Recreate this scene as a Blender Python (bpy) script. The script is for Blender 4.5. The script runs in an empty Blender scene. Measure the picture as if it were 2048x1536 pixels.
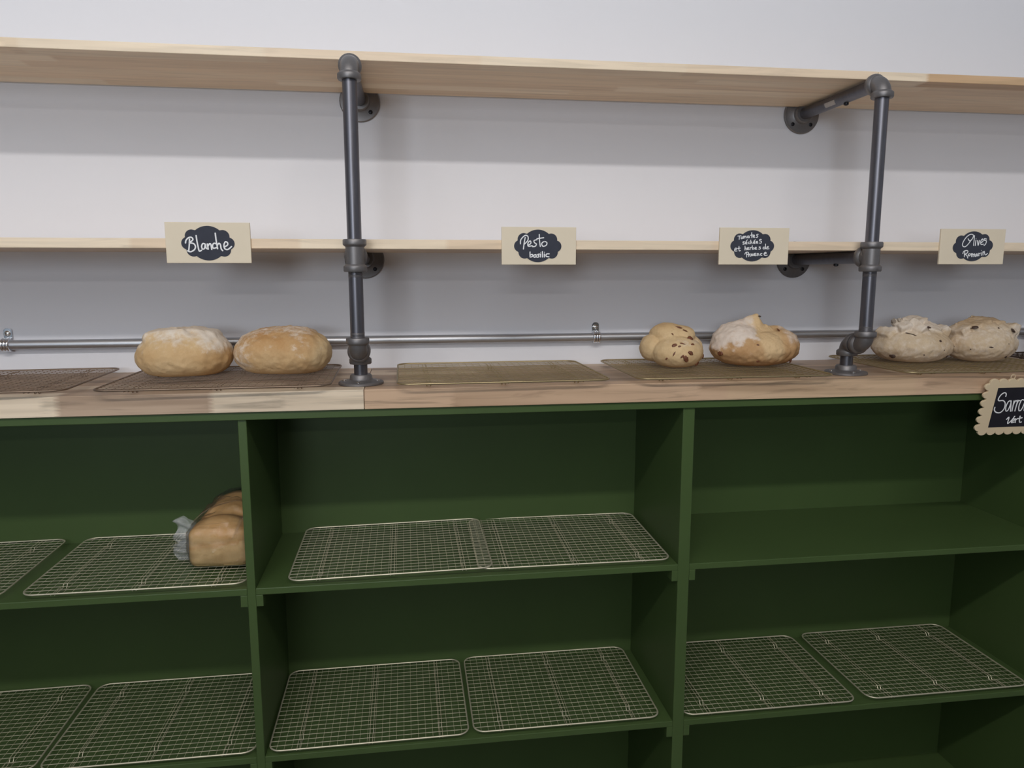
import bpy, bmesh, math, random
import numpy as np
from mathutils import Vector, Matrix, noise as mnoise
C = bpy.context.scene.collection
rnd = random.Random(7)

# ------------------------------------------------------------------ helpers
def tag(o, label=None, cat=None, group=None, kind=None):
    if label: o['label'] = label
    if cat: o['category'] = cat
    if group: o['group'] = group
    if kind: o['kind'] = kind
    return o

def empty(name, loc=(0, 0, 0), rz=0.0):
    o = bpy.data.objects.new(name, None)
    o.empty_display_size = .05
    o.location = loc
    o.rotation_euler = (0, 0, rz)
    C.objects.link(o)
    return o

def mesh_obj(name, bm, mat, parent=None, loc=(0, 0, 0), smooth=False, bevel=0.0, autos=None):
    me = bpy.data.meshes.new(name)
    bmesh.ops.recalc_face_normals(bm, faces=bm.faces[:])
    bm.to_mesh(me); bm.free()
    me.materials.append(mat)
    if smooth:
        for p in me.polygons: p.use_smooth = True
    o = bpy.data.objects.new(name, me)
    o.location = loc
    C.objects.link(o)
    if parent: o.parent = parent
    if bevel:
        m = o.modifiers.new('bevel', 'BEVEL'); m.width = bevel; m.segments = 2; m.limit_method = 'ANGLE'
    if autos:
        m = o.modifiers.new('edges', 'EDGE_SPLIT'); m.split_angle = math.radians(autos)
    return o

def box(bm, x0, x1, y0, y1, z0, z1):
    v = [bm.verts.new(p) for p in ((x0,y0,z0),(x1,y0,z0),(x1,y1,z0),(x0,y1,z0),(x0,y0,z1),(x1,y0,z1),(x1,y1,z1),(x0,y1,z1))]
    for f in ((0,3,2,1),(4,5,6,7),(0,1,5,4),(1,2,6,5),(2,3,7,6),(3,0,4,7)):
        bm.faces.new([v[i] for i in f])

def tube(bm, pts, r, n=8, closed=False, flat=None):
    """sweep a round section along pts; r a number or one per point; flat=(normal, thickness) squashes it"""
    P = [Vector(p) for p in pts]
    N = len(P)
    rs = r if isinstance(r, (list, tuple)) else [r] * N
    rings = []
    ref = None
    for i in range(N):
        if closed: t = P[(i+1) % N] - P[i-1]
        elif i == 0: t = P[1] - P[0]
        elif i == N-1: t = P[-1] - P[-2]
        else: t = (P[i+1]-P[i]).normalized() + (P[i]-P[i-1]).normalized()
        if t.length < 1e-9: t = Vector((1, 0, 0))
        t.normalize()
        if flat:
            b = Vector(flat[0]); a = t.cross(b).normalized()
        else:
            if ref is None:
                ref = Vector((0, 0, 1)) if abs(t.z) < .9 else Vector((1, 0, 0))
            a = (ref - t * ref.dot(t)).normalized(); ref = a
            b = t.cross(a)
        ring = []
        for k in range(n):
            an = 2*math.pi*k/n
            th = flat[1] if flat else rs[i]
            ring.append(bm.verts.new(P[i] + a*math.cos(an)*rs[i] + b*math.sin(an)*th))
        rings.append(ring)
    m = N if closed else N-1
    for i in range(m):
        A, B = rings[i], rings[(i+1) % N]
        for k in range(n):
            bm.faces.new((A[k], A[(k+1) % n], B[(k+1) % n], B[k]))
    if not closed:
        bm.faces.new(rings[0][::-1]); bm.faces.new(rings[-1])

def lathe(bm, prof, origin, axis, n=28):
    """prof: list of (r, h) along axis from origin"""
    axis = Vector(axis).normalized(); o = Vector(origin)
    a = axis.orthogonal().normalized(); b = axis.cross(a)
    rings = []
    for r, h in prof:
        if r < 1e-6: rings.append([bm.verts.new(o + axis*h)])
        else: rings.append([bm.verts.new(o + axis*h + (a*math.cos(2*math.pi*k/n) + b*math.sin(2*math.pi*k/n))*r) for k in range(n)])
    for A, B in zip(rings, rings[1:]):
        if len(A) == 1 and len(B) == 1: continue
        for k in range(n):
            if len(A) == 1: bm.faces.new((A[0], B[k], B[(k+1) % n]))
            elif len(B) == 1: bm.faces.new((A[k], A[(k+1) % n], B[0]))
            else: bm.faces.new((A[k], A[(k+1) % n], B[(k+1) % n], B[k]))
    if len(rings[0]) > 1: bm.faces.new(rings[0][::-1])
    if len(rings[-1]) > 1: bm.faces.new(rings[-1])

def prism(bm, outline, y0, y1):
    """outline of (x,z) extruded from y0 to y1"""
    A = [bm.verts.new((x, y0, z)) for x, z in outline]
    B = [bm.verts.new((x, y1, z)) for x, z in outline]
    n = len(outline)
    bm.faces.new(A); bm.faces.new(B[::-1])
    for i in range(n):
        bm.faces.new((A[i], A[(i+1) % n], B[(i+1) % n], B[i]))

def spline(pts, k=5):
    P = [np.array(p, float) for p in pts]
    if len(P) < 3: return [tuple(p) for p in P]
    closed = np.allclose(P[0], P[-1])
    out = []
    for i in range(len(P)-1):
        p0 = P[i-1] if i else (P[-2] if closed else P[0]); p1 = P[i]; p2 = P[i+1]
        p3 = P[i+2] if i+2 < len(P) else (P[1] if closed else P[-1])
        for j in range(k):
            t = j/k
            out.append(tuple(.5*((2*p1)+(-p0+p2)*t+(2*p0-5*p1+4*p2-p3)*t*t+(-p0+3*p1-3*p2+p3)*t**3)))
    out.append(tuple(P[-1]))
    return out

# ------------------------------------------------------------------ materials
class NT:
    def __init__(s, name):
        s.m = bpy.data.materials.new(name); s.m.use_nodes = True
        s.t = s.m.node_tree; s.N = s.t.nodes; s.L = s.t.links
        s.b = s.N['Principled BSDF']; s.out = s.N['Material Output']
    def n(s, typ, **kw):
        nd = s.N.new(typ)
        for k, v in kw.items():
            if hasattr(nd, k): setattr(nd, k, v)
            else: nd.inputs[k].default_value = v
        return nd
    def link(s, a, b): s.L.new(a, b)
    def math(s, op, a, b=None, c=None, clamp=False):
        nd = s.N.new('ShaderNodeMath'); nd.operation = op; nd.use_clamp = clamp
        for i, v in enumerate((a, b, c)):
            if v is None: continue
            if isinstance(v, (int, float)): nd.inputs[i].default_value = v
            else: s.L.new(v, nd.inputs[i])
        return nd.outputs[0]
    def mix(s, fac, a, b, mode='MIX'):
        nd = s.N.new('ShaderNodeMix'); nd.data_type = 'RGBA'; nd.blend_type = mode
        for i, v in ((0, fac), (6, a), (7, b)):
            if isinstance(v, (int, float)): nd.inputs[i].default_value = v
            elif isinstance(v, tuple): nd.inputs[i].default_value = (*v, 1) if len(v) == 3 else v
            else: s.L.new(v, nd.inputs[i])
        return nd.outputs[2]
    def ramp(s, fac, stops, interp='LINEAR'):
        nd = s.N.new('ShaderNodeValToRGB'); cr = nd.color_ramp; cr.interpolation = interp
        while len(cr.elements) < len(stops): cr.elements.new(.5)
        for e, (p, c) in zip(cr.elements, stops):
            e.position = p; e.color = (*c, 1) if len(c) == 3 else c
        s.L.new(fac, nd.inputs[0]); return nd.outputs[0]
    def noise(s, vec, scale=5, detail=3, rough=.5, dist=0):
        nd = s.N.new('ShaderNodeTexNoise'); nd.inputs['Scale'].default_value = scale
        nd.inputs['Detail'].default_value = detail; nd.inputs['Roughness'].default_value = rough
        nd.inputs['Distortion'].default_value = dist
        if vec is not None: s.L.new(vec, nd.inputs['Vector'])
        return nd.outputs[0]
    def coord(s, scale=(1, 1, 1), loc=(0, 0, 0)):
        tc = s.N.new('ShaderNodeTexCoord'); mp = s.N.new('ShaderNodeMapping')
        mp.inputs['Scale'].default_value = scale; mp.inputs['Location'].default_value = loc
        s.L.new(tc.outputs['Object'], mp.inputs['Vector']); return mp.outputs[0]
    def bump(s, h, strength=.3, dist=.001):
        nd = s.N.new('ShaderNodeBump'); nd.inputs['Strength'].default_value = strength; nd.inputs['Distance'].default_value = dist
        s.L.new(h, nd.inputs['Height']); s.L.new(nd.outputs[0], s.b.inputs['Normal'])
    def set(s, **kw):
        for k, v in kw.items(): s.b.inputs[k.replace('_', ' ')].default_value = v

def plain(name, col, rough=.5, metal=0.0, var=.08, scale=40, spec=.5, bump=0.0):
    t = NT(name)
    nz = t.noise(t.coord(), scale, 4)
    c = t.mix(nz, tuple(x*(1-var) for x in col), tuple(min(1, x*(1+var)) for x in col))
    t.link(c, t.b.inputs['Base Color'])
    t.set(Roughness=rough, Metallic=metal, Specular_IOR_Level=spec)
    if bump: t.bump(nz, bump, .002)
    return t.m

def wood(name, palette, seg, row, front, half, y_front, grain=.25, finger=.0013, rough=.45):
    """laminated boards: staves along x, finger jointed; front = constant ramp stops for the front stave"""
    t = NT(name)
    tc = t.N.new('ShaderNodeTexCoord'); sp = t.N.new('ShaderNodeSeparateXYZ'); t.link(tc.outputs['Object'], sp.inputs[0])
    x, y, z = sp.outputs
    tri = t.math('PINGPONG', t.math('ADD', t.math('ADD', y, z), 5.0), finger)
    xf = t.math('ADD', x, t.math('MULTIPLY', tri, 11.0))
    r = t.math('FLOOR', t.math('DIVIDE', t.math('SUBTRACT', y, y_front - .0005), row))
    wn = t.N.new('ShaderNodeTexWhiteNoise'); wn.noise_dimensions = '1D'; t.link(t.math('ADD', r, 3.7), wn.inputs['W'])
    sidx = t.math('FLOOR', t.math('DIVIDE', t.math('ADD', xf, t.math('MULTIPLY', wn.outputs['Value'], seg*3)), seg))
    w2 = t.N.new('ShaderNodeTexWhiteNoise'); w2.noise_dimensions = '2D'
    cb = t.N.new('ShaderNodeCombineXYZ'); t.link(r, cb.inputs[0]); t.link(sidx, cb.inputs[1]); t.link(cb.outputs[0], w2.inputs['Vector'])
    col = t.ramp(w2.outputs['Value'], [(i/len(palette), c) for i, c in enumerate(palette)], 'CONSTANT')
    if front:
        fx = t.math('DIVIDE', t.math('ADD', xf, half), 2*half, clamp=True)
        fr = t.ramp(fx, [((p+half)/(2*half), c) for p, c in front], 'CONSTANT')
        col = t.mix(t.math('LESS_THAN', r, .5), col, fr)
    # grain
    sh = t.N.new('ShaderNodeCombineXYZ')
    t.link(t.math('ADD', t.math('MULTIPLY', x, 4.0), t.math('MULTIPLY', sidx, 13.3)), sh.inputs[0])
    t.link(t.math('ADD', t.math('MULTIPLY', y, 70.0), t.math('MULTIPLY', r, 7.1)), sh.inputs[1])
    t.link(t.math('MULTIPLY', z, 70.0), sh.inputs[2])
    g1 = t.noise(sh.outputs[0], 1.0, 5, .6, .8)
    g = t.ramp(g1, [(.3, (1-grain*1.6,)*3), (.5, (1, 1, 1)), (.7, (1+0*grain,)*3)])
    g2 = t.noise(sh.outputs[0], .28, 2, .5, 1.5)
    gg = t.ramp(g2, [(.35, (1-grain, 1-grain*1.1, 1-grain*1.2)), (.6, (1, 1, 1))])
    col = t.mix(1.0, col, g, 'MULTIPLY'); col = t.mix(1.0, col, gg, 'MULTIPLY')
    t.link(col, t.b.inputs['Base Color'])
    t.set(Roughness=rough, Specular_IOR_Level=.35)
    t.bump(g1, .12, .001)
    return t.m

def bread_mat(name, pale, brown, white, fscale=55, fsharp=.12, rough=.7, speck=None):
    t = NT(name)
    a1 = t.N.new('ShaderNodeAttribute'); a1.attribute_name = 'flour'
    a2 = t.N.new('ShaderNodeAttribute'); a2.attribute_name = 'bake'
    co = t.coord()
    n1 = t.noise(co, 22, 5, .6); n2 = t.noise(co, fscale, 6, .7); n3 = t.noise(co, 260, 3, .6)
    k = t.math('ADD', a2.outputs['Fac'], t.math('MULTIPLY', t.math('SUBTRACT', n1, .5), 1.1), clamp=True)
    mid = tuple(p*.45+b*.55 for p, b in zip(pale, brown))
    c = t.ramp(k, [(0, pale), (.55, mid), (1, brown)])
    c = t.mix(t.math('MULTIPLY', n3, .35), c, tuple(x*.72 for x in brown))
    f = t.math('ADD', a1.outputs['Fac'], t.math('MULTIPLY', t.math('SUBTRACT', n2, .5), 1.7))
    mr = t.N.new('ShaderNodeMapRange'); mr.interpolation_type = 'SMOOTHSTEP'
    mr.inputs[1].default_value = .5-fsharp; mr.inputs[2].default_value = .5+fsharp*2.2; mr.inputs[4].default_value = .85
    t.link(f, mr.inputs[0])
    c = t.mix(mr.outputs[0], c, white)
    if speck:
        v = t.N.new('ShaderNodeTexVoronoi'); v.inputs['Scale'].default_value = 75; t.link(co, v.inputs['Vector'])
        sm = t.math('LESS_THAN', v.outputs['Distance'], .16)
        c = t.mix(t.math('MULTIPLY', sm, .6), c, speck)
    t.link(c, t.b.inputs['Base Color'])
    t.set(Roughness=rough, Specular_IOR_Level=.25)
    t.bump(t.math('ADD', t.math('MULTIPLY', n2, .6), t.math('MULTIPLY', n3, .4)), .35, .002)
    return t.m

M = {}
M['wall'] = plain('wall_paint', (.785, .785, .83), .6, var=.012, scale=3, spec=.3)
M['half'] = plain('light_blocker_paint', (.05, .055, .05), .6, var=.1, scale=3)
M['ceiling'] = plain('ceiling_paint', (.8, .8, .8), .8, var=.02)
M['floor'] = plain('floor_tile', (.16, .155, .15), .4, var=.1, scale=2)
GREEN = (.062, .104, .033)
t = NT('green_paint')
gn = t.noise(t.coord((1, 1, 1)), 9, 4); gf = t.noise(t.coord((40, 40, 40)), 8, 3)
t.link(t.mix(gn, tuple(c*.93 for c in GREEN), tuple(c*1.07 for c in GREEN)), t.b.inputs['Base Color'])
t.set(Roughness=.40, Specular_IOR_Level=.42); t.bump(gf, .05, .001)
M['green'] = t.m

def metal(name, col, rough, metal_, var=.2, scale=(30, 30, 4), spec=.5):
    t = NT(name)
    n1 = t.noise(t.coord(scale), 3, 5, .6)
    t.link(t.mix(n1, tuple(c*(1-var) for c in col), tuple(c*(1+var) for c in col)), t.b.inputs['Base Color'])
    rr = t.N.new('ShaderNodeMapRange'); t.link(n1, rr.inputs[0]); rr.inputs[3].default_value = rough-.08; rr.inputs[4].default_value = rough+.1
    t.link(rr.outputs[0], t.b.inputs['Roughness']); t.set(Metallic=metal_, Specular_IOR_Level=spec)
    return t.m
M['pipe'] = metal('black_iron_pipe', (.14, .137, .155), .34, .75, .3)
M['fitting'] = metal('cast_iron_fitting', (.20, .19, .192), .46, .65, .15, (60, 60, 60))
M['dark_screw'] = metal('dark_screw', (.03, .03, .035), .4, .8)
M['bright_screw'] = metal('bright_screw', (.75, .74, .72), .25, 1.0, .05)
M['steel'] = metal('galvanised_steel', (.50, .51, .54), .42, .9, .06, (2, 50, 50))
M['zinc'] = metal('zinc_strap', (.7, .71, .74), .2, 1.0, .05)
M['rack'] = metal('champagne_wire', (.74, .69, .54), .42, .65, .08)
M['rack_gold'] = metal('golden_wire', (.42, .335, .19), .42, .75, .1)
M['rack_dark'] = metal('bronze_wire', (.26, .19, .14), .42, .75, .15)
M['rack_black'] = metal('dark_wire', (.1, .07, .055), .45, .7, .15)
M['card'] = plain('card_stock', (.76, .66, .51), .7, var=.03, scale=25)
M['chalk'] = plain('chalkboard', (.042, .046, .064), .75, var=.2, scale=60, spec=.3)
M['slate'] = plain('dark_slate', (.014, .013, .02), .75, var=.2, scale=60, spec=.3)
M['ink'] = plain('white_marker', (.86, .86, .88), .6, var=.03, scale=200)
M['scallop'] = plain('scallop_wood', (.72, .58, .39), .6, var=.06, scale=18)
M['sticker'] = plain('paper_sticker', (.45, .42, .40), .6, var=.2, scale=300)
M['tomato'] = plain('dried_tomato', (.16, .055, .025), .5, var=.5, scale=120)
M['olive'] = plain('olive_bit', (.06, .032, .022), .5, var=.5, scale=120)
M['char'] = plain('charred_crust', (.08, .055, .035), .7, var=.5, scale=120)

PAL = [(.66, .51, .37), (.47, .335, .24), (.55, .40, .285), (.40, .29, .21), (.70, .56, .42), (.52, .37, .26)]
CREAM = (.86, .72, .555)
BR1 = (.53, .39, .285); BR2 = (.62, .43, .29); BR3 = (.64, .455, .30)
PINE = [(.89, .715, .53), (.85, .665, .48), (.92, .765, .58), (.87, .695, .505), (.83, .645, .46)]

# ------------------------------------------------------------------ key dimensions (metres; wall face is y=0, x runs along it, floor z=0)
Z_TOP, T_TOP, Y_SHELF = 1.7995, .0165, -.2693     # upper shelf underside, thickness, front
Z_MID, T_MID = 1.4538, .0184
Z_CT, T_CT, Y_CT = 1.1884, .038, -.331
Y_FR = -.3194
Z_S1, Z_S2, Z_S3, T_S = .7978, .4382, .058, .0135
XA, TA, XB, TB = -.3164, .016, .5651, .025
XC, XZ = 1.476, -1.206
XL, XR, YP, YFL = -.0975, .9471, -.315, -.2536

# ------------------------------------------------------------------ setting
def struct(name, x0, x1, y0, y1, z0, z1, m):
    bm = bmesh.new(); box(bm, x0, x1, y0, y1, z0, z1)
    return tag(mesh_obj(name, bm, m), kind='structure')
RX0, RX1, RY, RH = -4.2, 4.0, -8.6, 3.05
struct('wall_back', RX0, RX1, 0, .12, 0, RH, M['wall'])
struct('wall_right', RX1, RX1+.12, RY, .12, 0, RH, M['wall'])
# added dark half wall behind the camera, unseen; keeps low light off the cabinet
struct('light_blocker', RX0, RX1, -3.25, -3.1, 0, 1.34, M['half'])
struct('floor', RX0-.1, RX1+.1, RY, .12, -.1, 0, M['floor'])
struct('ceiling', RX0-.1, RX1+.1, RY, .12, RH, RH+.1, M['ceiling'])

# ------------------------------------------------------------------ shelf boards and counter
def board(name, x0, x1, y0, y1, z0, z1, mat, label, cat, group=None, bevel=.0012):
    cx = (x0+x1)/2
    bm = bmesh.new(); box(bm, x0-cx, x1-cx, y0, y1, 0, z1-z0)
    return tag(mesh_obj(name, bm, mat, loc=(cx, 0, z0), bevel=bevel), label, cat, group)

def fr(stops, x0, x1):
    cx = (x0+x1)/2; return [(p-cx, c) for p, c in stops], (x1-x0)/2
YB = -.013
a, b = -1.30, .9655
f, h = fr([(a, PINE[3]), (-.663, PINE[2]), (-.25, PINE[0]), (.15, PINE[2]), (.55, PINE[0])], a, b)
board('wooden_shelf', a, b, Y_SHELF, YB, Z_TOP, Z_TOP+T_TOP, wood('pine_upper_left', PINE, .62, .042, f, h, Y_SHELF, .10, .0009),
      'long pale pine shelf at the top, left of the joint above the right pipe', 'shelf')
a, b = .9665, 2.1
f, h = fr([(a, PINE[2]), (1.079, (.70, .47, .28)), (1.5, PINE[0])], a, b)
board('wooden_shelf', a, b, Y_SHELF, YB, Z_TOP, Z_TOP+T_TOP, wood('pine_upper_right', PINE[1:], .55, .042, f, h, Y_SHELF, .10, .0009),
      'pale pine shelf at the top right, right of the joint above the right pipe', 'shelf')
a, b = -1.30, 2.1
f, h = fr([(a, PINE[2]), (-.513, PINE[1]), (-.2075, PINE[2]), (.078, PINE[1]), (.33, PINE[2]), (.62, PINE[0]), (1.0, PINE[2])], a, b)
board('wooden_shelf', a, b, Y_SHELF, YB, Z_MID, Z_MID+T_MID, wood('pine_middle', PINE, .5, .042, f, h, Y_SHELF, .10, .0009),
      'pine shelf at eye level whose front edge carries the small name signs', 'shelf')
a, b = -1.35, -.0885
f, h = fr([(a, BR1), (-.80, CREAM), (-.629, BR1), (-.360, CREAM)], a, b)
board('countertop', a, b, Y_CT, -.001, Z_CT-T_CT, Z_CT, wood('block_left', PAL, .42, .041, f, h, Y_CT, .25, .0013),
      'left slab of butcher block countertop, cream and brown staves on its front edge', 'countertop')
a, b = -.0875, 2.1
f, h = fr([(a, BR2), (.646, BR3), (1.06, BR2), (1.45, BR3)], a, b)
board('countertop', a, b, Y_CT, -.001, Z_CT-T_CT, Z_CT, wood('block_right', PAL, .5, .041, f, h, Y_CT, .26, .0013),
      'right slab of butcher block countertop, reddish tan front edge, under the tomato and olive loaves', 'countertop')

# ------------------------------------------------------------------ green shelving unit
unit = tag(empty('shelving_unit', (XB, -.17, 0)), 'dark green painted open shelving unit under the wooden counter', 'shelving unit')
UL = Vector((XB, -.17, 0))
def upart(name, x0, x1, y0, y1, z0, z1, bevel=.0012):
    bm = bmesh.new(); box(bm, x0-UL.x, x1-UL.x, y0-UL.y, y1-UL.y, z0, z1)
    return mesh_obj(name, bm, M['green'], unit, bevel=bevel)
ZT = Z_CT-T_CT-.0004
upart('top_panel', XZ-.0125, XC+.0125, -.325, -.001, 1.1345, ZT)
upart('back_panel', XZ-.0125, XC+.0125, -.006, -.0008, 0, 1.1345, 0)
DIV = [(XZ, TB), (XA, TA), (XB, TB), (XC, TB)]
for xc, tk in DIV:
    upart('divider', xc-tk/2, xc+tk/2, Y_FR, -.006, 0, 1.1345)
for (xa, ta), (xb, tb) in zip(DIV, DIV[1:]):
    for zs in (Z_S1, Z_S2, Z_S3):
        upart('shelf', xa+ta/2, xb-tb/2, Y_FR, -.006, zs-T_S, zs)
for i, (xc, tk) in enumerate(DIV):
    for zs in (Z_S1, Z_S2, Z_S3):
        for s in (-1, 1):
            if (i == 0 and s < 0) or (i == 3 and s > 0): continue
            e = xc + s*tk/2
            upart('cleat', min(e, e+s*.0135), max(e, e+s*.0135), Y_FR-.0004, -.006, zs-T_S-.0235, zs-T_S, .0008)

# ------------------------------------------------------------------ pipe frames
RP = .0133
def arc_elbow(bm, corner, d1, d2, R=.0172, bend=.021, leg=.0285):
    """90 degree elbow: ends point along d1 and d2 from the corner, with a thick collar at each end"""
    c = Vector(corner); d1 = Vector(d1).normalized(); d2 = Vector(d2).normalized()
    pts = [c + d1*(leg-.006), c + d1*bend]
    ctr = c + d1*bend + d2*bend
    for k in range(1, 10):
        an = k/10*math.pi/2
        pts.append(ctr - d2*bend*math.cos(an) - d1*bend*math.sin(an))
    pts += [c + d2*bend, c + d2*(leg-.006)]
    tube(bm, pts, R, 22)
    for d in (d1, d2):
        lathe(bm, [(R, leg-.014), (R+.0042, leg-.0105), (R+.0046, leg-.009), (R+.0046, leg-.002), (R+.0034, leg), (RP, leg)], c, d, 26)

def flange(parent, org, d, screw_mat, screw_angles, R=.0445):
    o = Vector(org); d = Vector(d)
    bm = bmesh.new()
    lathe(bm, [(R-.001, 0), (R, .001), (R, .004), (R-.002, .0058), (.026, .0075), (.0225, .0095), (.0215, .017), (.0195, .0195), (RP, .0195)], o, d, 40)
    fl = mesh_obj('flange', bm, M['fitting'], parent, smooth=True, autos=35)
    a = d.orthogonal().normalized() if abs(d.z) > .5 else Vector((1, 0, 0)); b = d.cross(a)
    for an in screw_angles:
        p = o + (a*math.cos(an) + b*math.sin(an))*.0325 + d*.0066
        bm = bmesh.new(); lathe(bm, [(.0046, -.002), (.0046, .0008), (.0036, .0018), (.0012, .0021), (.0010, .0012), (0, .0012)], p, d, 14)
        mesh_obj('screw', bm, screw_mat, fl, smooth=True, autos=40)
    return fl

ZA1, ZA2, ZJ = Z_TOP-RP-.0022, Z_MID-RP-.0006, 1.2575
def pipe_frame(xp, label, sticker):
    root = tag(empty('pipe_frame', (xp, YFL, Z_CT)), label, 'pipe frame', 'iron pipe frames')
    inv = Vector((-xp, -YFL, -Z_CT))
    class PB:   # collects one part at world coordinates relative to root
        pass
    def part(name, fn, mat, par=root, autos=38):
        bm = bmesh.new(); fn(bm); bmesh.ops.translate(bm, verts=bm.verts[:], vec=inv)
        return mesh_obj(name, bm, mat, par, smooth=True, autos=autos)
    cyl = lambda bm, p, q, r=RP: tube(bm, [p, q], r, 24)
    part('upright_pipe', lambda bm: cyl(bm, (xp, YP, ZA2+.028), (xp, YP, ZA1-.024)), M['pipe'])
    part('upright_pipe', lambda bm: cyl(bm, (xp, YP, ZJ+.024), (xp, YP, ZA2-.028)), M['pipe'])
    part('elbow', lambda bm: arc_elbow(bm, (xp, YP, ZA1), (0, 1, 0), (0, 0, -1), .0168, .0245, .0315), M['fitting'])
    part('elbow', lambda bm: arc_elbow(bm, (xp, YP, ZJ), (0, 1, 0), (0, 0, 1)), M['fitting'])
    part('elbow', lambda bm: arc_elbow(bm, (xp, YFL, ZJ), (0, -1, 0), (0, 0, -1)), M['fitting'])
    part('nipple', lambda bm: cyl(bm, (xp, YP+.024, ZJ), (xp, YFL-.024, ZJ), RP+.0008), M['bright_screw'])
    part('nipple', lambda bm: cyl(bm, (xp, YFL, Z_CT+.015), (xp, YFL, ZJ-.024)), M['pipe'])
    def tee(bm):
        c = (xp, YP, ZA2)
        tube(bm, [(xp, YP, ZA2-.024), (xp, YP, ZA2+.024)], .0172, 24)
        tube(bm, [(xp, YP, ZA2), (xp, YP+.024, ZA2)], .0172, 24)
        for d in ((0, 0, 1), (0, 0, -1), (0, 1, 0)):
            lathe(bm, [(.0172, .016), (.0214, .0195), (.0218, .021), (.0218, .028), (.0206, .030), (RP, .030)], c, d, 26)
    part('tee', tee, M['fitting'])
    def thread(bm, za, sg):
        prof = [(RP-.0002, 0)]
        for k in range(4): prof += [(RP+.0006, k*.0026+.0007), (RP-.0001, k*.0026+.0016), (RP-.0001, k*.0026+.0026)]
        lathe(bm, prof, (xp, YP, za), (0, 0, sg), 24)
    part('pipe_thread', lambda bm: thread(bm, ZJ+.0290, 1), M['fitting'])
    part('pipe_thread', lambda bm: thread(bm, ZA2-.0305, -1), M['fitting'])
    for z in (ZA1, ZA2):
        arm = part('arm_pipe', lambda bm: cyl(bm, (xp, YP+.024, z), (xp, -.014, z)), M['pipe'])
        part('screw', lambda bm: lathe(bm, [(.0052, 0), (.0052, .004), (.003, .0055), (0, .0058)], (xp, -.19, z-RP+.0005), (0, 0, -1), 14), M['dark_screw'], arm)
        if sticker and z == ZA1:
            def stk(bm):
                n = 6
                rows = []
                for y in (-.165, -.125):
                    rows.append([bm.verts.new((xp+(RP+.0003)*math.cos(an), y, z+(RP+.0003)*math.sin(an))) for an in [math.radians(185+k*9) for k in range(n)]])
                for k in range(n-1): bm.faces.new((rows[0][k], rows[0][k+1], rows[1][k+1], rows[1][k]))
            part('sticker', stk, M['sticker'], arm)
        fl = flange(root, Vector((xp, -.0005, z))+inv, (0, -1, 0), M['dark_screw'], [math.radians(x) for x in (45, 135, 225, 315)])
    flange(root, Vector((xp, YFL, Z_CT+.0002))+inv, (0, 0, 1), M['bright_screw'], [math.radians(x) for x in (40, 130, 220, 310)])
    return root
pipe_frame(XL, 'dark iron pipe frame standing on the counter joint, right of the two white loaves', False)
pipe_frame(XR, 'dark iron pipe frame standing between the tomato loaves and the olive loaves', True)

# ------------------------------------------------------------------ conduit along the wall with its clamps
ZR, YR, RR = 1.2545, -.0125, .0105
bm = bmesh.new(); tube(bm, [(-1.4, YR, ZR), (2.2, YR, ZR)], RR, 20)
tag(mesh_obj('metal_conduit', bm, M['steel'], smooth=True, autos=40), 'slim grey metal conduit running along the wall just above the counter', 'conduit')
def clamp(x, label):
    root = tag(empty('conduit_clamp', (x, YR, ZR)), label, 'conduit clamp', 'conduit clamps')
    bm = bmesh.new()
    ol = [(-.0085, .008), (.0085, .008), (.0085, .03)]
    ol += [(.0085*math.cos(a), .03+.006*math.sin(a)) for a in [math.radians(x_) for x_ in (25, 50, 75, 105, 130, 155)]] + [(-.0085, .03)]
    prism(bm, ol, .0085, .0118)
    for dx in (-.006, 0, .006):     # ribbed band over the pipe
        tube(bm, [(dx, (RR+.0016)*math.cos(a), (RR+.0016)*math.sin(a)) for a in [math.radians(65+k*15) for k in range(16)]], .0031, 8)
    mesh_obj('strap', bm, M['zinc'], root, bevel=.0005)
    bm = bmesh.new(); lathe(bm, [(.0062, 0), (.0062, .0014), (.004, .0032), (.0015, .0036), (.001, .002), (0, .002)], (0, .0085, .024), (0, -1, 0), 16)
    mesh_obj('screw', bm, M['bright_screw'], root, smooth=True, autos=40)
clamp(-.865, 'zinc clamp holding the conduit at the far left of the wall')
clamp(.446, 'zinc clamp holding the conduit on the wall left of the tomato loaves')

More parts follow.
